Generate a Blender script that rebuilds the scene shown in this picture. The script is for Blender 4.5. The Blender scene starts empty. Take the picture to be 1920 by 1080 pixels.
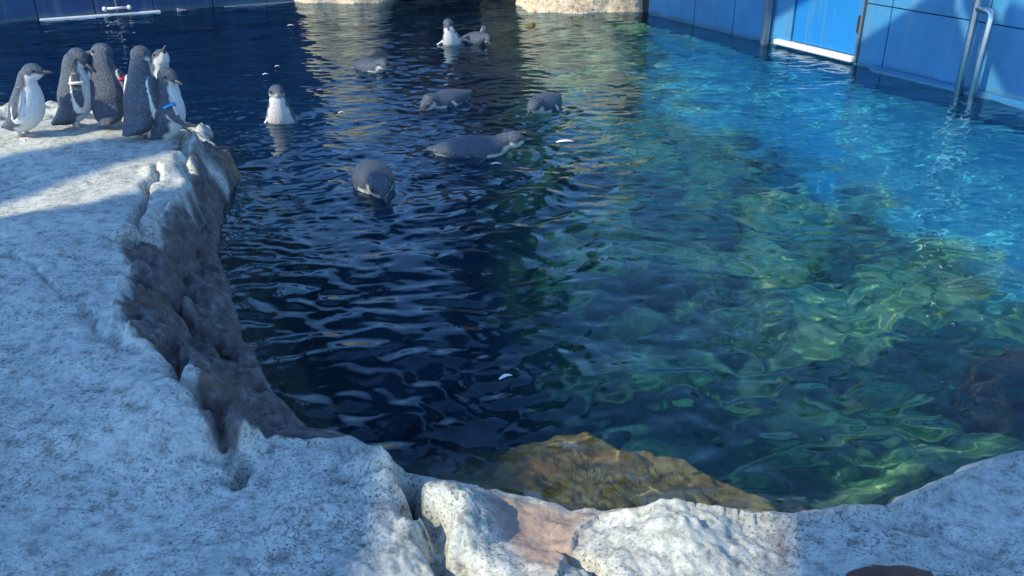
import bpy, bmesh, math, random
import numpy as np
from mathutils import Vector, Matrix
R = math.radians
random.seed(7); rng = np.random.default_rng(11)
sc = bpy.context.scene
C = sc.collection

# ------------------------------------------------------------------ camera
CAM_H, F_PX, V_H = 1.1, 1663.0, 790.0
PITCH = math.atan(V_H / F_PX)
cam = bpy.data.cameras.new('camera'); cam.sensor_width = 36.0; cam.lens = 36.0 * F_PX / 1920.0
cam.clip_start = 0.02; cam.clip_end = 500
cam_ob = bpy.data.objects.new('camera', cam); C.objects.link(cam_ob)
cam_ob.location = (0, 0, CAM_H); cam_ob.rotation_euler = (math.pi/2 - PITCH, 0, 0)
sc.camera = cam_ob

# ------------------------------------------------------------------ light
SUN_AZ, SUN_EL = R(36), R(40)            # the light travels towards SUN_AZ (from +x to +y) and down
SUN_D = Vector((math.cos(SUN_AZ)*math.cos(SUN_EL), math.sin(SUN_AZ)*math.cos(SUN_EL), -math.sin(SUN_EL)))
world = bpy.data.worlds.new('World'); sc.world = world; world.use_nodes = True
wn = world.node_tree
sky = wn.nodes.new('ShaderNodeTexSky'); sky.sky_type = 'NISHITA'; sky.sun_disc = False
sky.sun_elevation = SUN_EL
sky.sun_rotation = math.atan2(-SUN_D.x, -SUN_D.y)
sky.ozone_density = 8.0; sky.air_density = 1.0; sky.dust_density = 0.0
wn.links.new(sky.outputs[0], wn.nodes['Background'].inputs[0])
wn.nodes['Background'].inputs[1].default_value = 0.15
sun = bpy.data.lights.new('sun', 'SUN'); sun.energy = 2.6; sun.angle = R(0.5); sun.color = (1.0, 0.86, 0.62)
sun.cycles.is_caustics_light = True
sun_ob = bpy.data.objects.new('sun', sun); C.objects.link(sun_ob)
sun_ob.rotation_euler = SUN_D.to_track_quat('-Z', 'Y').to_euler()
vs = sc.view_settings
vs.view_transform = 'Standard'; vs.look = 'None'; vs.gamma = 1.0; vs.use_curve_mapping = False; vs.exposure = 1.2
cy = sc.cycles
cy.use_denoising = True
cy.max_bounces = 8; cy.diffuse_bounces = 3; cy.glossy_bounces = 4; cy.transmission_bounces = 6; cy.transparent_max_bounces = 4
cy.sample_clamp_indirect = 4.0; cy.blur_glossy = 0.3

# ------------------------------------------------------------------ helpers
CP, SP = math.cos(PITCH), math.sin(PITCH)
def at(px, py, z=0.0):
    """the point of the level z that the photograph shows at pixel (px, py) of 1920 x 1080"""
    u, v = (px-960)/F_PX, (py-540)/F_PX
    d = (CAM_H - z) / (SP + v*CP)
    return Vector((u*d, d*(CP - v*SP), z))
def below(px, py, z):
    """the point of the bed at level z < 0 seen at that pixel through flat water"""
    s0 = at(px, py, 0.0); d = Vector((s0.x, s0.y, -CAM_H)).normalized(); h = Vector((d.x, d.y, 0)); sn = h.length/1.33
    return s0 + h.normalized()*(-z*sn/math.sqrt(1-sn*sn)) + Vector((0,0,z))
def tag(o, label=None, cat=None, group=None, kind=None):
    if label: o['label'] = label
    if cat: o['category'] = cat
    if group: o['group'] = group
    if kind: o['kind'] = kind
    return o
def link(name, me, m=None, parent=None, loc=None):
    o = bpy.data.objects.new(name, me); C.objects.link(o)
    if m is not None and me is not None and len(me.materials) == 0: me.materials.append(m)
    if parent is not None: o.parent = parent
    if loc is not None: o.location = loc
    return o
def empty(name, loc=(0,0,0), rz=0.0):
    o = bpy.data.objects.new(name, None); C.objects.link(o); o.location = loc; o.rotation_euler = (0,0,rz); o.empty_display_size = .05
    return o
def bm_mesh(bm, name, smooth=False):
    me = bpy.data.meshes.new(name); bm.normal_update(); bm.to_mesh(me); bm.free()
    if smooth: me.polygons.foreach_set('use_smooth', [True]*len(me.polygons))
    return me
def box_mesh(name, x0, x1, y0, y1, z0, z1, bevel=0.0):
    bm = bmesh.new(); bmesh.ops.create_cube(bm, size=1.0)
    for v in bm.verts: v.co = Vector(((x0+x1)/2 + v.co.x*(x1-x0), (y0+y1)/2 + v.co.y*(y1-y0), (z0+z1)/2 + v.co.z*(z1-z0)))
    if bevel > 0: bmesh.ops.bevel(bm, geom=bm.edges[:], offset=bevel, segments=2, affect='EDGES')
    return bm_mesh(bm, name)
def tube_bm(bm, pts, r, n=12):
    pts = [Vector(p) for p in pts]; rings = []
    for i, p in enumerate(pts):
        t = (pts[min(i+1, len(pts)-1)] - pts[max(i-1, 0)]).normalized()
        a = t.orthogonal().normalized() if i == 0 else (rings[-1][1] - rings[-1][1].dot(t)*t).normalized()
        b = t.cross(a); rr = r[i] if isinstance(r, (list, tuple)) else r
        rings.append(([bm.verts.new(p + rr*(math.cos(k*2*math.pi/n)*a + math.sin(k*2*math.pi/n)*b)) for k in range(n)], a))
    for (A, _), (B, _) in zip(rings, rings[1:]):
        for k in range(n): bm.faces.new((A[k], A[(k+1)%n], B[(k+1)%n], B[k]))
    bm.faces.new(rings[0][0][::-1]); bm.faces.new(rings[-1][0])
def tube(name, pts, r, n=12):
    bm = bmesh.new(); tube_bm(bm, pts, r, n); return bm_mesh(bm, name, True)

# numpy noise -----------------------------------------------------
_perm = rng.permutation(512).astype(np.int64)
_perm = np.concatenate([_perm, _perm])
_gr = rng.uniform(-1, 1, 1024)
def vnoise(x, y, s=0):
    xi = np.floor(x).astype(np.int64); yi = np.floor(y).astype(np.int64)
    fx = x-xi; fy = y-yi; fx = fx*fx*fx*(fx*(fx*6-15)+10); fy = fy*fy*fy*(fy*(fy*6-15)+10)
    def h(a, b): return _gr[_perm[(_perm[(a+s*31) & 511] + b) & 511]]
    return (h(xi,yi)*(1-fx)+h(xi+1,yi)*fx)*(1-fy) + (h(xi,yi+1)*(1-fx)+h(xi+1,yi+1)*fx)*fy
def fbm(x, y, o=5, s=0, g=.5):
    r = 0; a = 1.0; f = 1.0
    for i in range(o):
        r = r + a*vnoise(x*f+i*17.3, y*f-i*9.1, s+i); a *= g; f *= 2.03
    return r
def sstep(a, b, x):
    t = np.clip((x-a)/(b-a), 0, 1); return t*t*(3-2*t)
def seg_dist(X, Y, pl):
    d = np.full(X.shape, 1e9)
    for (ax, ay), (bx, by) in zip(pl, pl[1:]):
        dx, dy = bx-ax, by-ay; L2 = dx*dx+dy*dy+1e-12
        t = np.clip(((X-ax)*dx+(Y-ay)*dy)/L2, 0, 1)
        d = np.minimum(d, (X-ax-t*dx)**2+(Y-ay-t*dy)**2)
    return np.sqrt(d)
def inside(X, Y, poly):
    c = np.zeros(X.shape, bool); n = len(poly)
    for i in range(n):
        (x1, y1), (x2, y2) = poly[i], poly[(i+1) % n]
        if y1 == y2: continue
        c ^= ((y1 > Y) != (y2 > Y)) & (X < (x2-x1)*(Y-y1)/(y2-y1)+x1)
    return c
def grid_mesh(name, X, Y, Z, attrs=None):
    nr, nc = X.shape
    co = np.stack([X, Y, Z], -1).reshape(-1, 3).astype(np.float32)
    i = np.arange(nr*nc).reshape(nr, nc)
    f = np.stack([i[:-1,:-1], i[:-1,1:], i[1:,1:], i[1:,:-1]], -1).reshape(-1, 4)
    me = bpy.data.meshes.new(name)
    me.vertices.add(len(co)); me.vertices.foreach_set('co', co.ravel())
    me.loops.add(f.size); me.loops.foreach_set('vertex_index', f.ravel().astype(np.int32))
    me.polygons.add(len(f)); me.polygons.foreach_set('loop_start', np.arange(0, f.size, 4, dtype=np.int32))
    me.polygons.foreach_set('use_smooth', np.ones(len(f), bool))
    for k, v in (attrs or {}).items():
        a = me.attributes.new(k, 'FLOAT', 'POINT'); a.data.foreach_set('value', v.ravel().astype(np.float32))
    me.update(); me.validate(); return me

# materials --------------------------------------------------------
class N:
    """thin wrapper round a node tree"""
    def __init__(s, name):
        s.m = bpy.data.materials.new(name); s.m.use_nodes = True; s.t = s.m.node_tree
        s.b = s.t.nodes['Principled BSDF']; s.out = s.t.nodes['Material Output']
    def n(s, typ, **kw):
        nd = s.t.nodes.new(typ)
        for k, v in kw.items():
            if k.startswith('_'): setattr(nd, k[1:], v)
            else:
                s.set(nd.inputs[k.replace('__', ' ')], v)
        return nd
    def set(s, inp, v):
        if isinstance(v, bpy.types.NodeSocket): s.t.links.new(v, inp)
        elif isinstance(v, bpy.types.Node): s.t.links.new(v.outputs[0], inp)
        else: inp.default_value = v
    def co(s): return s.n('ShaderNodeTexCoord').outputs['Object']
    def noise(s, scale, det=4, rough=.55, vec=None, dist=0):
        return s.n('ShaderNodeTexNoise', Scale=scale, Detail=det, Roughness=rough, Distortion=dist, Vector=vec if vec else s.co()).outputs['Fac']
    def attr(s, name): return s.n('ShaderNodeAttribute', _attribute_name=name).outputs['Fac']
    def mix(s, f, a, b, mode='MIX'):
        nd = s.t.nodes.new('ShaderNodeMix'); nd.data_type = 'RGBA'; nd.blend_type = mode
        s.set(nd.inputs[0], f)
        for i, v in ((6, a), (7, b)): s.set(nd.inputs[i], (*v, 1) if isinstance(v, tuple) and len(v) == 3 else v)
        return nd.outputs[2]
    def ramp(s, f, stops):
        nd = s.t.nodes.new('ShaderNodeValToRGB'); s.set(nd.inputs[0], f); e = nd.color_ramp.elements
        while len(e) < len(stops): e.new(.5)
        for k, (p, c) in zip(e, stops): k.position = p; k.color = (*c, 1) if isinstance(c, tuple) else (c, c, c, 1)
        return nd.outputs[0]
    def math(s, op, a, b=0.0):
        nd = s.n('ShaderNodeMath', _operation=op); s.set(nd.inputs[0], a); s.set(nd.inputs[1], b); return nd.outputs[0]
    def bump(s, h, strength=.5, dist=.01, normal=None):
        nd = s.n('ShaderNodeBump', Strength=strength, Distance=dist, Height=h)
        if normal: s.set(nd.inputs['Normal'], normal)
        return nd.outputs[0]
    def fin(s, color=None, rough=None, normal=None, metal=None, spec=None):
        for k, v in (('Base Color', color), ('Roughness', rough), ('Normal', normal), ('Metallic', metal), ('Specular IOR Level', spec)):
            if v is not None: s.set(s.b.inputs[k], (*v, 1) if isinstance(v, tuple) and len(v) == 3 else v)
        return s.m

def mat_paint(name, col, rough=.45, wear=.15):
    k = N(name); n1 = k.noise(3.0, 5); n2 = k.noise(60, 3)
    c = k.mix(k.ramp(n1, [(.35, 0.0), (.7, 1.0)]), tuple(x*(1-wear) for x in col), tuple(min(1, x*(1+wear)) for x in col))
    st = k.n('ShaderNodeTexNoise', Scale=1.0, Detail=5.0, Roughness=.6, Vector=k.n('ShaderNodeMapping', Vector=k.co(), Scale=(14.0, 14.0, .9)).outputs[0]).outputs['Fac']
    c = k.mix(k.math('MULTIPLY', k.ramp(st, [(.52, 0.0), (.70, 1.0)]), .30), c, (.16, .24, .28))
    zz = k.n('ShaderNodeSeparateXYZ', Vector=k.co()).outputs['Z']
    sc_ = k.ramp(k.math('ADD', zz, k.math('MULTIPLY', k.noise(9, 4), .06)), [(.045, 1.0), (.075, 0.0)])
    c = k.mix(k.math('MULTIPLY', sc_, .55), c, (.05, .11, .10))
    sp = k.ramp(k.noise(45, 2), [(.70, 0.0), (.74, 1.0)])
    c = k.mix(k.math('MULTIPLY', sp, .35), c, (.45, .6, .7))
    return k.fin(c, rough, k.bump(n2, .15, .003))
def mat_plain(name, col, rough=.5, metal=0.0):
    k = N(name); n1 = k.noise(25, 4)
    c = k.mix(n1, tuple(x*.8 for x in col), tuple(min(1, x*1.15) for x in col))
    return k.fin(c, rough, k.bump(k.noise(120, 2), .1, .002), metal)

# ------------------------------------------------------------------ terrain: rocky shore and pool bed, one sheet
W_PX = [(-500,212),(-200,212),(100,210),(300,214),(392,240),(408,280),(425,308),(448,318),(456,334),(440,352),(428,372),(408,420),(412,480),(436,570),
        (466,650),(515,740),(565,800),(640,815),(705,845),(760,888),(830,908),(915,918),(1000,940),(1150,957),(1300,966),(1450,962),(1560,952),
        (1640,947),(1690,928),(1740,908),(1800,882),(1860,864),(1900,858),(1960,850),(2150,790),(2600,700)]
T_PX = [(-500,226,.2),(-200,226,.2),(100,224,.2),(250,226,.2),(345,240,.2),(366,262,.2),(352,295,.2),(346,330,.2),(330,362,.2),(218,440,.2),(208,520,.2),(212,590,.2),(240,640,.19),
        (335,712,.17),(380,790,.15),(428,864,.12),(520,840,.1),(560,846,.1),(640,836,.1),(700,866,.1),(735,905,.1),(790,975,.1),(835,1030,.09),(900,1100,.08),(1010,1110,.08),
        (1060,1010,.04),(1130,978,.035),(1290,968,.04),(1400,976,.035),(1460,970,.035),(1560,960,.035),(1640,953,.035),(1705,935,.035),(1800,891,.04),(1860,871,.04),(1960,860,.04),(2150,805,.04),(2600,715,.04)]
Wl = [(at(x,y).x, at(x,y).y) for x, y in W_PX]
Tl = [(at(x,y,z).x, at(x,y,z).y) for x, y, z in T_PX]
Tz = np.array([z for _, _, z in T_PX])
land = Wl + [(6, -3), (-9, -3), (-9, Wl[0][1])]
top = Tl + [(6.2, -3.2), (-9.2, -3.2), (-9.2, Tl[0][1])]
# rows are dense near the shore; columns fan out with the distance
nr, nc = 760, 700
yv = .55*np.exp(np.linspace(0, math.log(9.6/.55), nr))
uv = np.linspace(-1, 1, nc); uv = np.sign(uv)*(0.55*np.abs(uv)+.45*np.abs(uv)**3)
Y = np.repeat(yv[:, None], nc, 1); X = uv[None, :]*(1.1+.95*Y)
wob = .03*fbm(X*5, Y*5, 4, 3); wob2 = .03*fbm(X*5, Y*5, 4, 9)
Xw, Yw = X+wob*.6, Y+wob2*.6
dW = seg_dist(Xw, Yw, Wl); inW = inside(Xw, Yw, land)
dT = seg_dist(Xw, Yw, Tl); inT = inside(Xw, Yw, top)
# height of the rim along the shore
num = np.zeros_like(X); den = np.zeros_like(X)
for (tx, ty), tz in zip(Tl, Tz):
    w = 1/((X-tx)**2+(Y-ty)**2+.004)**1.5; num += w*tz; den += w
rim = num/den
big = fbm(X*1.6+3, Y*1.6, 4, 20); mid = fbm(X*7, Y*7, 5, 30); fine = fbm(X*38, Y*38, 4, 40, .6)
ridg = 1-np.abs(fbm(X*9+5, Y*9, 4, 50)); pit = sstep(.35, .8, fbm(X*60, Y*60, 3, 60))
t = dW/(dW+dT+1e-6)
Zl = np.where(inT, rim+.02*big+.018*sstep(0,.4,dT), rim*(t**.75))
rug = np.clip(.16+.62*sstep(-.55, -.25, X)*sstep(.65, .40, X)+.30*sstep(.12, .02, dT)+.35*sstep(.25,.7,fbm(X*2.3, Y*2.3, 3, 25)), 0, 1)
Zl = Zl + .011*mid*rug + .0028*fine*rug - .0035*pit*(.5+.5*rug)*sstep(.02,.1,np.where(inT, dT+.05, .02)) + .006*(ridg-.8)*rug + .006*fbm(X*3.1, Y*3.1, 3, 33)
side = (~inT) & inW
blk = np.round(fbm(X*6, Y*6, 2, 72)*3)/3
Zl = np.where(side, Zl+(.03*fbm(X*9, Y*9, 5, 70)+.035*blk+.02*(ridg-.8)+.006*fine)*sstep(0,.05,dW)*sstep(0,.03,dT)*sstep(-.30,-.5,X), Zl)
Zl = Zl + .005*(1-2*np.abs(fbm(X*13, Y*13, 3, 75)))*np.clip(rug-.4, 0, 1)*sstep(0, .05, dW)
# sea-floor side
left_side = sstep(-.1, -.45, X)
slope = 1.1 + 1.6*left_side
Zw = -dW*slope - .02*sstep(0, .1, dW)
# the bed: deep on the left, a green algae slope on the right that rises to a painted shelf
bed = -1.0 + .06*fbm(X*2.2, Y*2.2, 4, 80)
PE = [below(x, y, -.5) for x, y in ((1215,-10),(1225,120),(1240,232),(1400,302),(1560,385),(1700,455),(1920,560),(2400,790))]
PE = [(p.x, p.y) for p in PE]
sd = seg_dist(X, Y, PE)*np.where(inside(X, Y, PE+[(9, PE[-1][1]), (9, 12), (PE[0][0], 12)]), 1, -1)   # >0 beyond the step, towards the painted wall
sd = sd + .035*fbm(X*4, Y*4, 4, 90)
green = sstep(-1.75, -1.15, sd)*sstep(-.2, .35, X)*(1-sstep(.0, .06, sd))
bed = bed + .42*sstep(-1.6, -.15, sd)*sstep(-.3, .6, X) + .10*fbm(X*5, Y*5, 4, 95)*green
bed = np.where(sd > .03, -.5, np.where(sd > 0, bed+(-.5-bed)*sd/.03, bed))
# algae-brown shelf under the lit rocks
S_PX = [(890,925),(925,890),(945,842),(985,808),(1050,780),(1100,792),(1165,832),(1200,842),(1255,848),(1310,876),(1365,910),(1432,950),(1460,985),(880,985)]
Sl = [(below(x,y,-.06).x, below(x,y,-.06).y) for x, y in S_PX]
Xs, Ys = X+.3*wob, Y+.3*wob2; inS = inside(Xs, Ys, Sl); dS = seg_dist(Xs, Ys, Sl+Sl[:1])
shelf = -.022 - .26*np.clip(dW, 0, .6) + .005*mid + .0025*fine + .02*np.exp(-((dS-.012)/.016)**2)*sstep(.05,.15,X) - .05*sstep(.10, 0, dS)*sstep(.15,.0,X)
shelfZ = np.where(inS, shelf, shelf - dS*2.6)
Zw = np.maximum(Zw, bed); Zw = np.where(dW < .9, np.maximum(Zw, shelfZ), Zw)
Zw = Zw + .02*mid*sstep(.02, .2, dW)*(sd < 0) + .004*fine*(sd < 0)
Z = np.where(inW, Zl, Zw)
# named features of the rocks: knobs, crevices, cracks
def knob(px, py, z, r, h, sq=1.0, p=1.6):
    global Z
    c = at(px, py, z); d = np.sqrt((X-c.x)**2+((Y-c.y)*sq)**2)*(1+.25*mid)
    Z = Z + h*np.clip(1-(d/r)**p, 0, 1)*(1+.25*mid+.06*fine)
def crevice(pts, w, depth, jit=.02, z=.1):
    global Z
    pl = [(at(x,y,z).x, at(x,y,z).y) for x, y in pts]
    d = seg_dist(X+jit*fbm(X*14, Y*14, 3, 5), Y+jit*fbm(X*14, Y*14, 3, 8), pl)
    Z = Z - depth*np.exp(-(d/w)**2)
knob(1290, 1000, .05, .15, .042, 1.0, 1.2); knob(1180, 1050, .05, .16, .012); knob(715, 880, .1, .06, .055); knob(852, 968, .08, .085, .05, .7)
knob(690, 960, .1, .22, .03); knob(305, 325, .2, .075, .04); knob(410, 330, .05, .09, .055); knob(600, 845, .08, .10, .03)
knob(1850, 930, .05, .35, .012); knob(320, 760, .17, .2, .03); knob(480, 333, -.01, .06, .10); knob(518, 331, -.01, .05, .11)
crevice([(742,880),(775,930),(815,985),(850,1040),(885,1100)], .028, .11)
crevice([(300,690),(345,735),(385,790),(425,850),(450,905)], .016, .06)
crevice([(1690,935),(1745,960),(1800,985),(1850,1000),(1870,1030)], .018, .022, z=.06)
crevice([(640,905),(690,905),(740,915)], .008, .03); crevice([(215,455),(262,420),(275,350),(300,315)], .012, .05, z=.2)
crevice([(30,470),(120,540),(200,620),(240,640)], .008, .018, z=.2); crevice([(1060,1010),(1120,1040),(1170,1090)], .012, .03, z=.07)
crevice([(340,300),(380,420),(330,560),(380,680)], .02, .05, z=.1); crevice([(240,560),(330,575),(400,610)], .015, .05, z=.1)
Z = Z + (Y < 1.0)*0
# surface kinds, by growth, paint or damp; shade of the left side is coloured in too
wet_shade = np.where(inW, sstep(.010, -.006, Z+.006*mid), 1.0)
wet_shade = np.maximum(wet_shade, np.where(side & (X < -.35) & (Y < 3.7), sstep(.005, .03, dT+.03*mid+.012*fine)*sstep(3.7, 3.5, Y+.08*mid)*sstep(.05, .10, np.hypot(X-at(408,345,.05).x, Y-at(408,345,.05).y)+.03*mid), 0))  # wet rock plus shade coloured onto the pool-facing side; sunlit knob left pale
brown = np.where(dW < .9, sstep(.20, 0, np.where(inS, 0, dS)+.04*mid), 0)*(~inW)
PK = [(at(x,y,.03).x, at(x,y,.03).y) for x, y in ((900,915),(1000,938),(1150,958),(1075,1000),(1060,1050),(1010,1110),(960,1060),(900,975))]
pink = sstep(.03, -.03, seg_dist(Xw, Yw, PK+PK[:1])*np.where(inside(Xw, Yw, PK), -1, 1))
wet_shade = wet_shade*(1-.8*pink)
isl = at(500, 332); brown = np.maximum(brown, np.exp(-(((X-isl.x)/.12)**2+((Y-isl.y)/.08)**2)))
painted = sstep(-.06, .30, sd+.22*fbm(X*6, Y*6, 4, 97))*(~inW)
TX, TY, TZ = X.copy(), Y.copy(), Z.copy()
terr = grid_mesh('terrain', X, Y, Z, {'wet_shade': wet_shade, 'brown': brown, 'algae': np.maximum(green, sstep(-.05,.05,sd))*(~inW), 'paint': painted, 'pink': pink, 'deep': sstep(-.30, -.6, Z)})

k = N('rock')
n_l, n_m, n_f = k.noise(2.2, 5), k.noise(14, 6, .62), k.noise(75, 4, .6)
vor = k.n('ShaderNodeTexVoronoi', Scale=95.0, Vector=k.co()).outputs['Distance']
base = k.mix(k.ramp(n_l, [(.35, 0.0), (.65, 1.0)]), (.44, .475, .42), (.54, .565, .50))
mott = k.noise(30, 9, .78)
base = k.mix(1.0, base, k.ramp(mott, [(.36, .38), (.47, .88), (.55, 1.05), (.68, 1.32)]), 'MULTIPLY')
speck = k.math('MULTIPLY', k.ramp(k.noise(150, 4, .7), [(.54, 0.0), (.60, 1.0)]), k.ramp(k.noise(5, 5, .65), [(.40, .2), (.58, 1.0)]))
base = k.mix(k.math('MULTIPLY', speck, .8), base, (.07, .075, .07))
wv = k.n('ShaderNodeVectorMath', _operation='ADD'); k.set(wv.inputs[0], k.co()); k.set(wv.inputs[1], k.n('ShaderNodeTexNoise', Scale=6.0, Detail=4.0, Vector=k.co()).outputs['Color'])
crk = k.n('ShaderNodeTexVoronoi', Scale=3.2, Vector=wv.outputs[0], _feature='DISTANCE_TO_EDGE').outputs['Distance']
crkm = k.math('MULTIPLY', k.ramp(crk, [(.0, 1.0), (.012, 0.0)]), k.ramp(k.noise(2.5, 3), [(.45, 0.0), (.6, .7)]))
base = k.mix(crkm, base, (.10, .105, .10))
lich = k.ramp(k.noise(9, 4, .6, dist=1.2), [(.60, 0.0), (.72, 1.0)])
base = k.mix(k.math('MULTIPLY', lich, .4), base, (.56, .56, .50))
stain = k.ramp(k.noise(1.3, 6, .7, dist=1.5), [(.52, 0.0), (.60, .5), (.70, 1.0)])
base = k.mix(k.math('MULTIPLY', stain, .45), base, (.22, .25, .24))
base = k.mix(k.math('MULTIPLY', k.attr('pink'), .85), base, k.mix(n_m, (.22,.15,.11), (.42,.31,.24)))
wet_shade_col = k.ramp(k.noise(26, 6, .7), [(.35, (.055,.055,.056)), (.52, (.125,.118,.115)), (.68, (.25,.23,.215))])
wet_shade_col = k.mix(k.ramp(k.noise(6, 3), [(.5, 0.0), (.7, 1.0)]), wet_shade_col, (.13, .088, .065))
base = k.mix(k.attr('wet_shade'), base, wet_shade_col)
brn = k.ramp(k.noise(22, 6, .7), [(.32, (.14, .075, .025)), (.48, (.38, .215, .07)), (.66, (.56, .36, .14))])
brn = k.mix(k.ramp(k.noise(5, 2), [(.52, 0.0), (.66, 1.0)]), brn, (.46, .20, .07))
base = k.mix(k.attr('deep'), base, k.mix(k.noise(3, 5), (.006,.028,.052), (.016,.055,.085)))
base = k.mix(k.attr('brown'), base, brn)
alg = k.ramp(k.noise(7, 6, .65, dist=.8), [(.30, (.03, .09, .05)), (.42, (.14, .34, .13)), (.52, (.42, .64, .22)), (.62, (.75, .74, .28))])
alg = k.mix(k.ramp(k.noise(2.6, 4, .6, dist=.5), [(.44, 0.0), (.56, 1.0)]), k.mix(k.noise(9, 4), (.02,.075,.07), (.08,.20,.12)), alg)
base = k.mix(k.attr('algae'), base, alg)
pnt = k.mix(k.noise(5, 5), (.06, .42, .47), (.13, .54, .54))
base = k.mix(k.attr('paint'), base, pnt)
h = k.math('ADD', k.math('MULTIPLY', mott, 1.1), k.math('MULTIPLY', n_f, .3))
h = k.math('SUBTRACT', h, k.math('MULTIPLY', crkm, .5))
h = k.math('ADD', h, k.math('MULTIPLY', k.math('MULTIPLY', k.attr('wet_shade'), k.noise(42, 8, .75)), 2.2))
rough = k.math('SUBTRACT', .95, k.math('MULTIPLY', k.attr('wet_shade'), .45))
M_ROCK = k.fin(base, rough, k.bump(h, .55, .008), spec=.25)
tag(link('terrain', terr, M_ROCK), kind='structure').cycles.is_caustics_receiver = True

# ground sheet underneath everything
k = N('ground'); g_c = k.mix(k.noise(.4, 5), (.10, .11, .10), (.17, .17, .15))
M_GROUND = k.fin(g_c, .9)
bm = bmesh.new()
for x, y in ((-150,-150),(150,-150),(150,150),(-150,150)): bm.verts.new((x, y, -1.35))
bm.faces.new(bm.verts[:])
tag(link('ground', bm_mesh(bm, 'ground'), M_GROUND), kind='structure')

# ------------------------------------------------------------------ water
RIPPLES = [(525,220,.7),(700,140,.7),(850,85,.8),(900,80,.6),(830,200,1.0),(1018,212,1.0),(895,290,1.0),(705,365,1.0),(955,712,.5)]
nr, nc = 900, 620
yv = .72*np.exp(np.linspace(0, math.log(9.4/.72), nr))
Y = np.repeat(yv[:, None], nc, 1); X = np.linspace(-1, 1, nc)[None, :]*(.75+.72*Y)
near = sstep(4.2, 2.2, Y)
Z = np.zeros_like(X)
wx = X+.05*fbm(X*2.5, Y*2.5, 3, 101); wy = Y+.05*fbm(X*2.5, Y*2.5, 3, 105)
def waves(n, l0, l1, slope, main, spread, amp):
    out = np.zeros_like(X)
    for i in range(n):
        l = l0*(l1/l0)**rng.random(); a = main + rng.normal()*spread; kk = 2*math.pi/l
        out += slope*l/(2*math.pi)*np.sin(kk*(wx*math.cos(a)+wy*math.sin(a))+rng.random()*6.28)
    return out*amp/math.sqrt(n)*1.414
patch = .55+.45*np.clip(fbm(X*1.3, Y*1.3, 3, 111)*1.2, -1, 1)
Z += waves(22, .22, .55, .040, 1.5, .8, 1.0)
Z += waves(40, .065, .15, .11, 1.57, .62, .30+.75*patch)
lf = at(570, 320); ripple_patch = np.exp(-(((X-lf.x)/.55)**2+((Y-lf.y)/.9)**2))
Z += waves(40, .032, .065, .11, 1.57, .7, np.clip(.34+.45*sstep(2.4, 4.2, Y)+.9*ripple_patch, 0, 1.2)*(.5+.5*patch))
for px, py, s in RIPPLES:
    c = at(px, py); d = np.sqrt((X-c.x)**2+(Y-c.y)**2)
    d = d*(1+.12*fbm(X*3, Y*3, 2, 130)); Z += s*.0022*np.sin(2*math.pi*d/.075+1.0)*np.exp(-((d-.13)/.16)**2)*sstep(.03, .10, d)*(.4+.6*patch)
wm = grid_mesh('water', X, Y, Z)
m = bpy.data.materials.new('water'); m.use_nodes = True; nt = m.node_tree; nt.nodes.clear()
o = nt.nodes.new('ShaderNodeOutputMaterial'); gl = nt.nodes.new('ShaderNodeBsdfGlass')
gl.inputs['IOR'].default_value = 1.34; gl.inputs['Roughness'].default_value = 0.0; gl.inputs['Color'].default_value = (.70, .90, 1.0, 1)
nt.links.new(gl.outputs[0], o.inputs[0])
water = tag(link('water', wm, m), kind='structure'); water.cycles.is_caustics_caster = True

# ------------------------------------------------------------------ painted walls
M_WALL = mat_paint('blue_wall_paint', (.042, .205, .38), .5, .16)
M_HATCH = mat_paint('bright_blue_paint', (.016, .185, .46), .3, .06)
M_WALL_SHADE = mat_paint('shaded_wall_paint', (.007, .05, .14), .6, .2)  # blue wall paint darkened to carry the shade of the left wall
M_WHITE = mat_plain('white_paint', (.72, .74, .74), .45)
M_STEEL = mat_plain('brushed_steel', (.55, .57, .58), .28, 1.0)
M_DARK = mat_plain('dark_metal', (.05, .06, .07), .45, .4)
M_GREY = mat_plain('grey_metal', (.22, .27, .32), .4, .5)

class WallFrame:
    def __init__(s, a, b):
        s.a = Vector((a.x, a.y, 0)); s.u = Vector((b.x-a.x, b.y-a.y, 0)).normalized()
        s.out = Vector((0,0,1)).cross(s.u)          # left of u
        s.rz = math.atan2(s.u.y, s.u.x)
    def hit(s, px, py):
        u, v = (px-960)/F_PX, (py-540)/F_PX
        d = Vector((u, CP-v*SP, -SP-v*CP)); o = Vector((0,0,CAM_H))
        t = (s.a-o).dot(s.out)/d.dot(s.out); p = o+t*d
        return p, (p-s.a).dot(s.u), p.z
    def uu(s, px, py): return s.hit(px, py)[1]
    def base_u(s, px):
        # the pixel row of the foot of the wall at this column, by bisection
        lo, hi = -60.0, 700.0
        for _ in range(40):
            mid_ = (lo+hi)/2
            if s.hit(px, mid_)[2] > 0: lo = mid_
            else: hi = mid_
        return s.hit(px, lo)[1]
RW = WallFrame(at(1361,62), at(1920,199))          # local +y points behind the wall (away from the pool) when u runs towards the camera
assert RW.out.x > 0
rw = empty('pool_wall', RW.a, RW.rz)
tag(rw, 'bright blue panelled pool wall beside the ladder rails', 'wall')
cols = [RW.base_u(x) for x in (1215, 1300, 1372, 1446, 1480)]
cols2 = [RW.base_u(x) for x in (1606, 1652, 1822, 2010, 2250)] + [RW.base_u(2250)+.9, RW.base_u(2250)+1.8]
zr = [-.62, .365, .92, 1.55]
def panels(frame_cols, root, m, zrows):
    for a, b in zip(frame_cols, frame_cols[1:]):
        for z0, z1 in zip(zrows, zrows[1:]):
            link('panel', box_mesh('panel', a+.003, b-.003, 0, .05, z0+.003, z1-.003, .002), m, root)
panels(cols, rw, M_WALL, zr); panels(cols2, rw, M_WALL, zr)
link('backing', box_mesh('backing', cols[0]-.6, cols2[-1], .03, .14, -.9, 1.54), M_DARK, rw)
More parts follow.
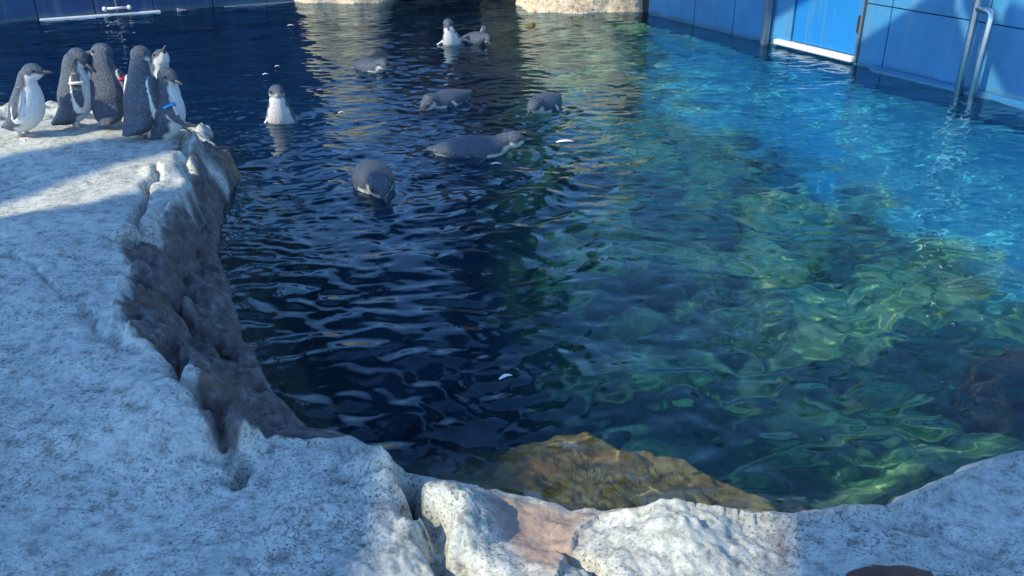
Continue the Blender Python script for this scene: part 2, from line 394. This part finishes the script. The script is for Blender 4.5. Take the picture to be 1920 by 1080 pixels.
ud0, ud1 = cols[-1], cols2[0]
link('lower_panel', box_mesh('lower_panel', ud0+.003, ud1-.003, 0, .05, -.62, .012, .002), M_WALL, rw)
hatch = link('hatch', box_mesh('hatch', ud0+.01, ud1-.022, .004, .045, .052, 1.5, .004), M_HATCH, rw)
link('hinge', box_mesh('hinge', ud1-.040, ud1-.023, -.012, .003, .19, .29, .003), M_DARK, hatch)
link('hinge', box_mesh('hinge', ud1-.040, ud1-.023, -.012, .003, .80, .90, .003), M_DARK, hatch)
link('door_frame', box_mesh('door_frame', ud1-.018, ud1-.004, -.014, .05, .02, 1.5, .003), M_GREY, rw)
link('sill', box_mesh('sill', RW.base_u(1456), ud1-.02, -.035, .03, .014, .046, .006), M_WHITE, rw)
link('coping', box_mesh('coping', RW.base_u(1640), cols2[-1], -.05, -.002, -.05, .028, .008), M_HATCH, rw)
pu = RW.base_u(1440)
po = link('post', box_mesh('post', pu-.012, pu+.03, -.065, -.02, -.6, 1.6, .004), M_GREY, None)
po.name = 'steel_post'; po.location = RW.a; po.rotation_euler = (0,0,RW.rz)
tag(po, 'square grey steel post standing against the blue pool wall', 'post')
# ladder rails
lad = empty('pool_ladder', RW.a, RW.rz); tag(lad, 'bent stainless steel ladder rails at the blue pool wall', 'ladder')
u1, u2 = RW.base_u(1815), RW.base_u(1845)
y1, y2 = -.078, -.095
link('rail', tube('rail', [(u1, y1, -.6), (u1, y1, .3), (u1+.005, y1, .8), (u1+.03, y1+.02, 1.2)], .019), M_STEEL, lad)
pts = [(u2, y2, -.6), (u2, y2, .2), (u2+.01, y2, .40)] + [(u2+.012-.04*(1-math.cos(a)), y2+.015*math.sin(a)*.5, .40+.04*math.sin(a)) for a in (R(30), R(60), R(90))] + [(u1+.01, y1, .442)]
link('rail', tube('rail', pts, .018), M_STEEL, lad)
for z in (-.15, -.42): link('rung', tube('rung', [(u1, y1, z), (u2, y2, z)], .016), M_STEEL, lad)

LW = WallFrame(at(-260,62), at(585,1))
assert LW.out.y > 0
lw = empty('dark_wall', LW.a, LW.rz); tag(lw, 'blue wall with shade in its paint colour behind the standing penguins', 'wall')
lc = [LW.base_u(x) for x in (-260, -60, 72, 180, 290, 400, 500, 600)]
panels(lc, lw, M_WALL_SHADE, [-.9, .5, 1.15]); panels(lc, lw, M_WALL, [1.15, 1.6])
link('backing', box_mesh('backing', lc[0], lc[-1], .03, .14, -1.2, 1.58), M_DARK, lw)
link('ledge', box_mesh('ledge', LW.base_u(74), LW.base_u(300), -.05, -.002, -.015, .012, .004), M_WHITE, lw)
link('ledge', box_mesh('ledge', LW.base_u(420), LW.base_u(585), -.04, -.002, -.012, .008, .004), M_GREY, lw)
_, ua, za = LW.hit(195, 16); _, ub, zb = LW.hit(241, 13)
br = empty('wall_bracket', LW.a, LW.rz); tag(br, 'small white bracket with two knobs on the shaded blue wall', 'bracket')
link('bar', tube('bar', [(ua, -.03, za), (ub, -.03, za)], .010), M_WHITE, br)
for u_ in (ua, ub):
    bm = bmesh.new(); bmesh.ops.create_uvsphere(bm, u_segments=12, v_segments=8, radius=.019)
    link('knob', bm_mesh(bm, 'knob', True), M_WHITE, br, (u_, -.03, za))
link('stem', tube('stem', [((ua+ub)/2, -.012, za-.09), ((ua+ub)/2, -.012, za+.3)], .008), M_GREY, br)
_, uc, zc_ = LW.hit(333, 25); _, ud, _ = LW.hit(370, 25); _, _, ze = LW.hit(333, 15)
bm = bmesh.new()
vs_ = [bm.verts.new(p) for p in ((uc,-.03,zc_),(ud,-.03,zc_),(uc,-.03,ze),(uc,-.002,zc_),(ud,-.002,zc_),(uc,-.002,ze))]
for f in ((0,1,2),(3,5,4),(0,3,4,1),(1,4,5,2),(2,5,3,0)): bm.faces.new([vs_[i] for i in f])
wd = link('wall_wedge', bm_mesh(bm, 'wall_wedge'), mat_plain('pale_plastic', (.45, .42, .42), .5)); wd.location = LW.a; wd.rotation_euler = (0,0,LW.rz)
tag(wd, 'pale triangular wedge fixed low on the shaded blue wall', 'wedge')

# ------------------------------------------------------------------ far rocks
def boulder(name, loc, rad, seed, m, lump=.22, sub=5, boxy=3.2):
    bm = bmesh.new(); bmesh.ops.create_icosphere(bm, subdivisions=sub, radius=1.0)
    co = np.array([v.co[:] for v in bm.verts])
    pn = (np.abs(co)**boxy).sum(1)**(1/boxy); co = co/pn[:, None]
    a = fbm(co[:,0]*1.3+seed, co[:,1]*1.3+co[:,2]*2.1, 5, seed); b = fbm(co[:,2]*1.7-seed, co[:,0]*1.1-co[:,1]*1.9, 5, seed+3)
    co = co*(1+lump*(.7*a+.7*b)[:, None])*np.array(rad)[None, :]
    for v, c in zip(bm.verts, co): v.co = c
    me = bm_mesh(bm, name, True); return link(name, me, m, None, loc)
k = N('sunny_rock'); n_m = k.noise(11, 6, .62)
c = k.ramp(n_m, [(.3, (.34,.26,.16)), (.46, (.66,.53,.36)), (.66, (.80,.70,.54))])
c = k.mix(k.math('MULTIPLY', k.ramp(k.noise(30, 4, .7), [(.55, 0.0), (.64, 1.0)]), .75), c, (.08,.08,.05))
M_SUNROCK = k.fin(c, .9, k.bump(k.noise(35, 5, .65), .9, .03))  # sunlit warmth and brightness are put into this rock colour
k = N('shaded_rock'); c = k.ramp(k.noise(8, 6), [(.35, (.02,.022,.025)), (.65, (.07,.065,.06))])
M_SHADEROCK = k.fin(c, .7, k.bump(k.noise(30, 5, .65), .9, .02))  # shade of the cave and far rocks is put into this dark colour
k = N('weedy_rock'); c = k.ramp(k.noise(20, 6, .7), [(.35, (.05,.045,.012)), (.5, (.22,.17,.05)), (.68, (.42,.34,.11))])
M_WEED = k.fin(c, .85, k.bump(k.noise(50, 5, .7), 1.0, .02))
p = at(640, 6); bo = boulder('boulder', (p.x, p.y+.35, .30), (.40, .38, .78), 3, M_SUNROCK); tag(bo, 'tall pale sunlit boulder at the end of the shaded blue wall', 'boulder')
p = at(735, 6); bo = boulder('boulder', (p.x+.05, p.y+.75, .3), (.35, .4, .7), 15, M_SHADEROCK); tag(bo, 'dark boulder leaning behind the tall pale boulder', 'boulder')
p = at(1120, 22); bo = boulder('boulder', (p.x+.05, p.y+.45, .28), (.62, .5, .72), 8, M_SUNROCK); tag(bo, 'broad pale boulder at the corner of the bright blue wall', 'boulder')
p = at(1010, 10); bo = boulder('boulder', (p.x, p.y+.75, .2), (.5, .45, .7), 21, M_SHADEROCK); tag(bo, 'boulder coloured dark for shade at the cave mouth beside the broad pale boulder', 'boulder')
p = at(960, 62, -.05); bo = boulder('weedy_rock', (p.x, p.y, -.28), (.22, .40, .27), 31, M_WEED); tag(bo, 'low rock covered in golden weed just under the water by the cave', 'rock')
p = at(850, 0); bo = boulder('cave_rock', (p.x, p.y+1.5, .4), (2.2, .5, 1.2), 41, M_SHADEROCK, .12); tag(bo, 'rock face coloured dark for shade at the back of the cave between the boulders', 'rock face')
bo.cycles.is_caustics_receiver = True
p = below(1945, 775, -.2); bo = boulder('shadow_block', (p.x+.05, p.y, -.42), (.17, .26, .36), 61, M_SHADEROCK, .10, 5, 4.0); tag(bo, 'block added as a dark shadow patch beside the green algae bed', 'rock')  # added block; its dark colour stands in for shadow and reflection
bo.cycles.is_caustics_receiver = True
# ------------------------------------------------------------------ trees beyond the far end (they show as dark shapes in the water)
k = N('leaf'); M_LEAF = k.fin(k.mix(k.noise(3, 2), (.02,.04,.015), (.05,.085,.03)), .6)
k = N('bark'); M_BARK = k.fin(k.mix(k.noise(12, 4), (.05,.04,.03), (.12,.09,.07)), .9)
def tree(label, x, y, h, crown, nleaf, seed):
    rr = random.Random(seed); root = empty('tree', (x, y, -.5)); tag(root, label, 'tree', 'trees beyond the far end of the pool')
    bm = bmesh.new(); tube_bm(bm, [(0,0,-.8), (.05,0,h*.3), (-.05,.05,h*.6), (0,0,h*.9)], [.2,.16,.11,.04], 10)
    cs = []
    for cx, cy, cz, r in crown:
        tube_bm(bm, [(0,0,h*.45), (cx*.5, cy*.5, (h*.45+cz)/2+.1), (cx, cy, cz)], [.08,.05,.02], 8); cs.append((Vector((cx,cy,cz)), r))
    link('trunk', bm_mesh(bm, 'trunk', True), M_BARK, root)
    vs_, fs = [], []
    for i in range(nleaf):
        c, r = cs[rr.randrange(len(cs))]; d = Vector((rr.gauss(0,1), rr.gauss(0,1), rr.gauss(0,1))).normalized()*r*rr.random()**.4; d.z *= .75
        q = c+d; a = Vector((rr.gauss(0,1), rr.gauss(0,1), rr.gauss(0,1))).normalized(); b = a.orthogonal().normalized(); s_ = rr.uniform(.07, .16)
        j = len(vs_); vs_ += [q-a*s_, q+b*s_*.45, q+a*s_, q-b*s_*.45]; fs.append((j, j+1, j+2, j+3))
    me = bpy.data.meshes.new('crown'); me.from_pydata(vs_, [], fs); link('crown', me, M_LEAF, root)
tree('tall slim dark tree standing behind the cave', -.1, 11.5, 7.2, [(0,0,3,.7),(.1,0,4,.75),(-.1,.1,5,.8),(.1,0,6,.7),(0,0,6.9,.5)], 5000, 1)
tree('broad spreading tree behind the shaded blue wall', -4.2, 12.0, 9.0, [(-1.6,0,6.4,1.3),(1.2,.3,6.6,1.4),(0,0,7.6,1.6),(2.3,0,7.4,1.2),(-.3,0,8.8,1.5),(1.9,0,8.9,1.3),(-2.2,0,8.2,1.3)], 9000, 2)
tree('rounded tree behind the bright blue wall', 4.6, 10.5, 5.0, [(-.6,0,3.2,.9),(.6,.2,3.4,1.0),(0,0,4.3,1.1),(1.4,0,3.8,.9)], 5000, 3)
# ------------------------------------------------------------------ brown stone in front, bottom right
p = at(1695, 1100, .10); k = N('rusty_stone')
c = k.ramp(k.noise(9, 5), [(.4, (.06,.02,.012)), (.6, (.14,.055,.03))])
c = k.mix(k.ramp(k.noise(12, 3, dist=1.0), [(.60, 0.0), (.64, 1.0)]), c, (.35,.36,.36))
bo = boulder('stone', (p.x, p.y-.03, .065), (.10, .085, .06), 51, k.fin(c, .55, k.bump(k.noise(40, 4), .6, .01)), .12, 4, 2.3)
tag(bo, 'small rusty brown stone lying on the grey foreground rock', 'stone')

# ------------------------------------------------------------------ shade: a sailcloth set added out of view, shaped to cast the shadows
k = N('blocker'); M_BLOCKER = k.fin(k.mix(k.noise(40, 3), (.10,.16,.24), (.14,.20,.28)), .8)
def shade(name, pts3, z, label, cat, thick=.02, m=None):
    """an added panel at height z, shaped so its shadow falls on the given points"""
    q = [Vector(p) + SUN_D*((z-p.z)/SUN_D.z) for p in pts3]
    bm = bmesh.new(); a = [bm.verts.new(v) for v in q]; b = [bm.verts.new(v+Vector((0,0,thick))) for v in q]; n = len(q)
    bm.faces.new(a[::-1]); bm.faces.new(b)
    for i in range(n): bm.faces.new((a[i], a[(i+1)%n], b[(i+1)%n], b[i]))
    bmesh.ops.recalc_face_normals(bm, faces=bm.faces[:])
    return tag(link(name, bm_mesh(bm, name), m or M_BLOCKER), label, cat)
G = lambda l, z=.12: [at(x, y, z) for x, y in l]
shade('shade_blocker', G([(-700,600),(0,430),(330,358),(560,318)], .18)+G([(900,262),(1060,330),(1080,500),(1250,690),(1420,795),(1480,880),(1470,925),(1300,830),(1080,745),(900,800)], .0)+G([(860,905),(735,860),(655,1080),(600,1400),(-700,1400)], .12), 6.0, 'wide grey sailcloth added behind the camera for its shadow', 'shade sail')
shade('shade_blocker', G([(1425,950),(1620,925),(1830,850),(1830,665),(2100,640),(2500,1000),(2300,1400),(1440,1400),(1430,1080)], .06), 5.6, 'narrow grey sailcloth added beside the wide one for its shadow', 'shade sail')
shade('blocker_bar', G([(-400,400),(0,302),(250,262),(420,240),(420,262),(300,292),(0,378),(-400,500)], .2), 5.2, 'long added beam ahead of the wide sailcloth', 'shade_bar', .08, M_DARK)
wh = lambda l: [RW.hit(x, y)[0] for x, y in l]
shade('shade_blocker', wh([(1200,-60),(1620,-60),(1450,38),(1436,110),(1200,60)]), 3.6, 'high sailcloth added to shade the far part of the bright blue wall', 'shade sail')
shade('shade_blocker', wh([(1800,-60),(1740,0),(1605,88),(1606,140),(1850,200),(1832,150),(1788,15),(1800,-20)]), 3.4, 'slanted sailcloth triangle added above the left shore to shade the blue wall', 'shade sail')
shade('blocker_bar', wh([(1800,-20),(1808,20),(1885,180),(1925,190),(1915,150),(1858,40),(1845,10),(1838,-20)]), 3.4, 'short slanted added beam above the left shore', 'shade_bar', .06, M_DARK)
shade('blocker_bar', wh([(1878,45),(1945,180),(2100,200),(2100,30),(1930,45),(1890,22)]), 3.4, 'broad slanted added shade board above the left shore', 'shade_bar', .06, M_DARK)

# ------------------------------------------------------------------ penguins
k = N('penguin_feathers'); pa = k.attr('white')
fe = k.n('ShaderNodeTexNoise', Scale=1.0, Detail=5.0, Roughness=.65, Vector=k.n('ShaderNodeMapping', Vector=k.co(), Scale=(230.0, 230.0, 90.0)).outputs[0]).outputs['Fac']
slate = k.ramp(fe, [(.32, (.018,.027,.042)), (.54, (.055,.078,.110)), (.74, (.20,.245,.29))])
wht = k.mix(k.noise(60, 4), (.62,.62,.58), (.84,.84,.80))
M_PENG = k.fin(k.mix(pa, slate, wht), .42, k.bump(fe, .9, .006), spec=.55)
M_BEAK = mat_plain('beak_horn', (.06, .06, .065), .35)
M_FOOT = mat_plain('pale_foot_skin', (.52, .44, .42), .5)
k = N('eye'); M_EYE = k.fin((.012,.012,.014), .12)

def loft(bm, rows, dors, n=18):
    rings = []
    for i, (c, rn, rl) in enumerate(rows):
        c = Vector(c); rn = float(rn); rl = float(rl); t = (Vector(rows[min(i+1, len(rows)-1)][0]) - Vector(rows[max(i-1, 0)][0])).normalized()
        d = (dors - dors.dot(t)*t).normalized(); l = t.cross(d)
        rings.append([bm.verts.new(c + rn*math.cos(q*2*math.pi/n)*d + rl*math.sin(q*2*math.pi/n)*l) for q in range(n)])
    for A, B in zip(rings, rings[1:]):
        for q in range(n): bm.faces.new((A[q], A[(q+1)%n], B[(q+1)%n], B[q]))
    bm.faces.new(rings[0][::-1]); bm.faces.new(rings[-1])
def catmull(rows, m=5):
    out = []
    P = [np.array([*r[0], r[1], r[2]], float) for r in rows]
    for i in range(len(P)-1):
        p0, p1, p2, p3 = P[max(i-1,0)], P[i], P[i+1], P[min(i+2, len(P)-1)]
        for j in range(m):
            t = j/m; q = .5*((2*p1)+(p2-p0)*t+(2*p0-5*p1+4*p2-p3)*t*t+(-p0+3*p1-3*p2+p3)*t**3)
            out.append((tuple(q[:3]), max(q[3], .003), max(q[4], .003)))
    out.append(rows[-1]); return out
def dirv(yaw, pitch): return Vector((math.cos(R(pitch))*math.cos(R(yaw)), math.cos(R(pitch))*math.sin(R(yaw)), math.sin(R(pitch))))
STAND = [((-.105,0,.030),.006,.016),((-.085,0,.040),.016,.030),((-.055,0,.055),.036,.052),((-.022,0,.082),.058,.066),((.000,0,.125),.070,.074),((.008,0,.170),.066,.071),((.008,0,.212),.054,.060),((.006,0,.245),.042,.046),((.008,0,.275),.036,.038)]
FLOAT = [((-.195,0,.012),.006,.020),((-.165,0,.010),.016,.030),((-.12,0,.004),.038,.050),((-.06,0,.002),.056,.068),((.0,0,.006),.062,.074),((.055,0,.014),.056,.066),((.10,0,.030),.044,.050),((.135,0,.052),.036,.039)]
def penguin(label, loc, heading, spine, dors, head, hyaw, hpitch, flips, scale=1.0, lean=0.0, roll=0.0, feet=True, group=None, band=None, zrot=0.0):
    """spine rows from tail to neck in local metres, facing +x; head = centre of the skull"""
    root = empty('penguin', loc, R(heading)); root.scale = (scale,)*3
    tag(root, label, 'penguin', group)
    Mx = Matrix.Rotation(R(lean), 4, 'Y') @ Matrix.Rotation(R(roll), 4, 'X')
    rows = [(tuple(Mx @ Vector(c)), a, b) for c, a, b in spine]; dors = (Mx.to_3x3() @ Vector(dors)).normalized(); hc = Mx @ Vector(head)
    rows = catmull(rows)
    hf = dirv(hyaw, hpitch); hs = Vector((0,0,1)).cross(hf).normalized(); hu = hf.cross(hs)
    neck = Vector(rows[-1][0]); rows.append((tuple(neck.lerp(hc, .7)), .033, .034))
    bm = bmesh.new(); loft(bm, rows, dors)
    # skull with a little forehead and tapered towards the bill
    loft(bm, [(hc-hf*.040, .010, .010), (hc-hf*.033, .024, .024), (hc-hf*.015, .036, .035), (hc+hf*.004, .038, .036), (hc+hf*.022+hu*(-.001), .033, .030), (hc+hf*.037-hu*.003, .021, .020), (hc+hf*.047-hu*.005, .012, .011)], hu)
    fl = []
    for sh, d1, d2, flat in flips:          # shoulder, direction of the upper and the outer half, direction of the flat face
        sh = Mx @ Vector(sh); d1 = (Mx.to_3x3() @ Vector(d1)).normalized(); d2 = (Mx.to_3x3() @ Vector(d2)).normalized(); nf = (Mx.to_3x3() @ Vector(flat)).normalized()
        a = [sh-d1*.015, sh+d1*.012, sh+d1*.035, sh+d1*.06, sh+d1*.06+d2*.025, sh+d1*.06+d2*.048, sh+d1*.06+d2*.062]
        loft(bm, [(a[0],.010,.016),(a[1],.0085,.020),(a[2],.0075,.023),(a[3],.0065,.022),(a[4],.006,.018),(a[5],.005,.012),(a[6],.0035,.005)], nf)
        fl.append((a, nf, d1))
    bmesh.ops.recalc_face_normals(bm, faces=bm.faces[:])
    me = bm_mesh(bm, 'body'); tmp = bpy.data.objects.new('tmp', me); C.objects.link(tmp)
    md = tmp.modifiers.new('r', 'REMESH'); md.mode = 'VOXEL'; md.voxel_size = .0042
    ms = tmp.modifiers.new('s', 'SMOOTH'); ms.factor = .5; ms.iterations = 4
    dg = bpy.context.evaluated_depsgraph_get(); body = bpy.data.meshes.new_from_object(tmp.evaluated_get(dg)); body.name = 'body'
    bpy.data.objects.remove(tmp); bpy.data.meshes.remove(me)
    co = np.empty(len(body.vertices)*3, np.float32); body.vertices.foreach_get('co', co); co = co.reshape(-1, 3)
    S = np.array([r[0] for r in rows[:-1]]); rad = np.array([r[2] for r in rows[:-1]])
    dd = np.linalg.norm(co[:,None]-S[None], axis=2)-rad[None]*.7; i0 = dd.argmin(1); dbody = dd.min(1)
    rel = co-S[i0]; dv = np.array(dors); ca = rel@dv/(np.linalg.norm(rel, axis=1)+1e-6)
    nz = .10*np.sin(co[:,2]*90+co[:,0]*60)
    white = sstep(-.10, -.38, ca+nz)
    hr = co-np.array(hc); dh = np.linalg.norm(hr, axis=1)-.026
    wh_ = sstep(.0, -.014, hr@np.array(hu)+.004*np.sin(co[:,0]*150))*sstep(-.045, -.02, hr@np.array(hf))
    white = np.where(dh < dbody, wh_, white)
    for a, nf, d1 in fl:
        A = np.array(a[1:]); df = np.linalg.norm(co[:,None]-A[None], axis=2); j = df.argmin(1); m_ = (df.min(1)-.012 < dbody) & (df.min(1) < .034)
        lat = np.array(Vector(nf).cross(d1)); e = (co-A[j])@lat; f_ = (co-A[j])@np.array(nf)
        white = np.where(m_, np.maximum(sstep(-.001, -.004, f_), sstep(.012, .017, e)), white)
    at_ = body.attributes.new('white', 'FLOAT', 'POINT'); at_.data.foreach_set('value', white.astype(np.float32))
    body.polygons.foreach_set('use_smooth', np.ones(len(body.polygons), bool)); body.materials.clear()
    link('body', body, M_PENG, root)
    bb = bmesh.new(); b0 = hc+hf*.040-hu*.005
    loft(bb, [(b0, .012, .010), (b0+hf*.014, .009, .0075), (b0+hf*.030-hu*.0005, .006, .005), (b0+hf*.040-hu*.002, .004, .0035), (b0+hf*.046-hu*.006, .0012, .0012)], hu, 10)
    link('beak', bm_mesh(bb, 'beak', True), M_BEAK, root)
    for s in (1, -1):
        eb = bmesh.new(); bmesh.ops.create_uvsphere(eb, u_segments=10, v_segments=8, radius=.0058)
        link('eye', bm_mesh(eb, 'eye', True), M_EYE, root, hc+hf*.019+hs*s*.0295+hu*.007)
    if feet:
        for s in (1, -1):
            fb = bmesh.new(); y0 = s*.030; x0 = -.012
            tube_bm(fb, [(x0-.004, y0, .055), (x0-.002, y0, .03), (x0, y0, .010)], [.014, .011, .009], 10)
            for ang in (-26, 0, 26):
                d = Vector((math.cos(R(ang+s*10)), math.sin(R(ang+s*10)), 0)); q = Vector((x0, y0, .006))
                tube_bm(fb, [q, q+d*.022, q+d*.040+Vector((0,0,-.001)), q+d*.050+Vector((0,0,-.004))], [.008, .0065, .0055, .002], 8)
            w1 = [Vector((x0, y0, .0045))]+[Vector((x0+.036*math.cos(R(a+s*10)), y0+.036*math.sin(R(a+s*10)), .0045)) for a in (-26, -13, 0, 13, 26)]
            vv = [fb.verts.new(v) for v in w1]; fb.faces.new(vv)
            link('foot', bm_mesh(fb, 'foot', True), M_FOOT, root)
    if band:
        i, col = band; a, nf, d1 = fl[i]; lat = nf.cross(d1)
        gb = bmesh.new(); ring = []
        for q, ww in ((a[1]+d1*.004, 1.16), (a[1]+d1*.016, 1.12)):
            ring.append([gb.verts.new(q+nf*.0115*ww*math.cos(t_)+lat*.0235*ww*math.sin(t_)) for t_ in [j*math.pi/8 for j in range(16)]])
        for z_ in range(16): gb.faces.new((ring[0][z_], ring[0][(z_+1)%16], ring[1][(z_+1)%16], ring[1][z_]))
        bo = link('flipper_band', bm_mesh(gb, 'flipper_band', True), mat_plain('band_plastic', col, .35), root)
        so = bo.modifiers.new('thickness', 'SOLIDIFY'); so.thickness = .003
    return root
def ground_z(x, y):
    return float(TZ.ravel()[((TX-x)**2+(TY-y)**2).argmin()])
def on_ground(px, py, z=.2):
    for _ in range(4):
        p = at(px, py, z); z = ground_z(p.x, p.y)
    return at(px, py, z)-Vector((0,0,.004))
D_ST = (-1, 0, .15)
def flp(s, out=.25, back=0.0, fwd=0.0): return ((.0, s*.058, .222), (back*-1+fwd, s*out, -1), (back*-1.2+fwd, s*out*.6, -1), (-.15, s, 0.15))
GS = 'penguins standing on the ledge'
def st(label, px, py, heading, head=(.018,0,.302), hyaw=0, hpitch=0, flips=None, scale=.92, lean=0, band=None, spine=STAND):
    return penguin(label, on_ground(px, py), heading, spine, D_ST, head, hyaw, hpitch, flips or [flp(1), flp(-1)], scale, lean, 0, True, GS, band)
st('penguin in profile at the ledge end, bill level and white breast forward', 50, 257, -2, (.030,0,.300), 4, 4, [flp(1), flp(-1, .30, .05)], .82, 12)
st('penguin with lowered face turned towards the water, back half shaded', 150, 240, 38, (.034,0,.290), -62, -30, None, .90, 3, (1, (.75,.72,.6)))
st('penguin with a red flipper band looking back over its shoulder', 213, 238, 98, (.02,0,.302), 70, 2, [flp(1), flp(-1, .45, -.1)], .91, 4, (1, (.65,.05,.06)))
st('tall dark-backed penguin facing away towards the water', 276, 258, 66, (.018,0,.308), 28, -8, None, .95, 4)
st('penguin with a blue flipper band and one flipper held out', 320, 272, 16, (.016,0,.296), -42, -14, [flp(1), ((.01,-.060,.205), (.35,-.5,-.9), (.8,-.25,-.8), (-.35,-.9,.3))], .86, 3, (1, (.03,.28,.62)))
st('penguin stretching its bill upwards behind the blue-banded one', 314, 240, -30, (.022,0,.312), -10, 52, None, .86, 2)

GW = 'penguins swimming in the pool'
FF = [((.045,.06,.01), (-.35,1,-.35), (-.8,.7,-.4), (.2,.3,1)), ((.045,-.06,.01), (-.35,-1,-.35), (-.8,-.7,-.4), (.2,-.3,1))]
FT = [((.045,.055,.0), (-.6,.55,-.6), (-1,.15,-.3), (.1,.8,.5)), ((.045,-.055,.0), (-.6,-.55,-.6), (-1,-.15,-.3), (.1,-.8,.5))]
def sw(label, px, py, heading, head=(.165,0,.068), hyaw=0, hpitch=0, scale=.95, lean=0, roll=0, z=.010, flips=None, spine=FLOAT):
    p = at(px, py, .02); p.z = z
    return penguin(label, p, heading, spine, (0,0,1), head, hyaw, hpitch, flips or FF, scale, lean, roll, False, GW)
sw('penguin reared up in the water with its white breast towards the shore', 527, 218, -82, (.155,0,.075), 20, 8, 1.0, -42, 0, -.01, FT)
sw('penguin afloat with white cheek in front of the tall boulder reflection', 694, 124, -48, (.150,0,.050), -25, -6, .95, 0, 0, .004, FT)
sw('preening penguin with pale breast by the golden weed', 848, 76, -95, (.140,0,.085), 10, -18, .95, -34, 12, .0)
sw('penguin rolled to show white belly close to the preening one', 893, 74, -40, (.150,0,.040), -30, -20, .85, -6, 55, .012)
sw('pale-backed floating penguin dipping its bill in the green water', 838, 186, 232, (.150,0,.030), -18, -28, .95, 4, 0, .006, FT)
sw('penguin paddling bill first with its back to the pale boulder', 1022, 194, -112, (.155,0,.045), -6, -16, 1.0, 3, 0, .005, FT)
sw('dark penguin lying flat on the water, head raised', 888, 280, -3, (.165,0,.056), 12, 2, 1.02, 0, 0, .008, FT)
sw('dark penguin swimming towards the shore with a pale bill', 700, 335, -74, (.160,0,.036), 8, -16, 1.08, 2, 0, .010, FT)

# ------------------------------------------------------------------ feathers and froth afloat
k = N('white_feather'); M_FEATH = k.fin((.8,.8,.78), .6)
def feather(px, py, ang, L, lab):
    p = at(px, py, .012); bm = bmesh.new(); n = 6; A = []; B = []
    for i in range(n+1):
        t_ = i/n; w = L*.13*math.sin(math.pi*min(1, t_*.9+.08))**.7; zz = .006*math.sin(math.pi*t_)
        A.append(bm.verts.new((L*(t_-.5), w, zz))); B.append(bm.verts.new((L*(t_-.5), -w, zz)))
    for i in range(n): bm.faces.new((A[i], A[i+1], B[i+1], B[i]))
    o = link('feather', bm_mesh(bm, 'feather', True), M_FEATH, None, p); o.rotation_euler = (0.1, 0, R(ang))
    so = o.modifiers.new('thickness', 'SOLIDIFY'); so.thickness = .002
    return tag(o, lab, 'feather', 'feathers drifting on the pool')
small = 'small white feather drifting between the swimming penguins'
for f_ in [(1060,266,8,.08,'long pale feather floating to the right of the dark flat-lying penguin'),(498,140,20,.035,small),(520,125,10,.03,small),(640,212,15,.03,small),(930,308,5,.04,small),
           (545,48,5,.05,'white feather floating beside the tall boulder reflection'),(948,708,30,.035,'white feather floating alone on the dark open water')]: feather(*f_)
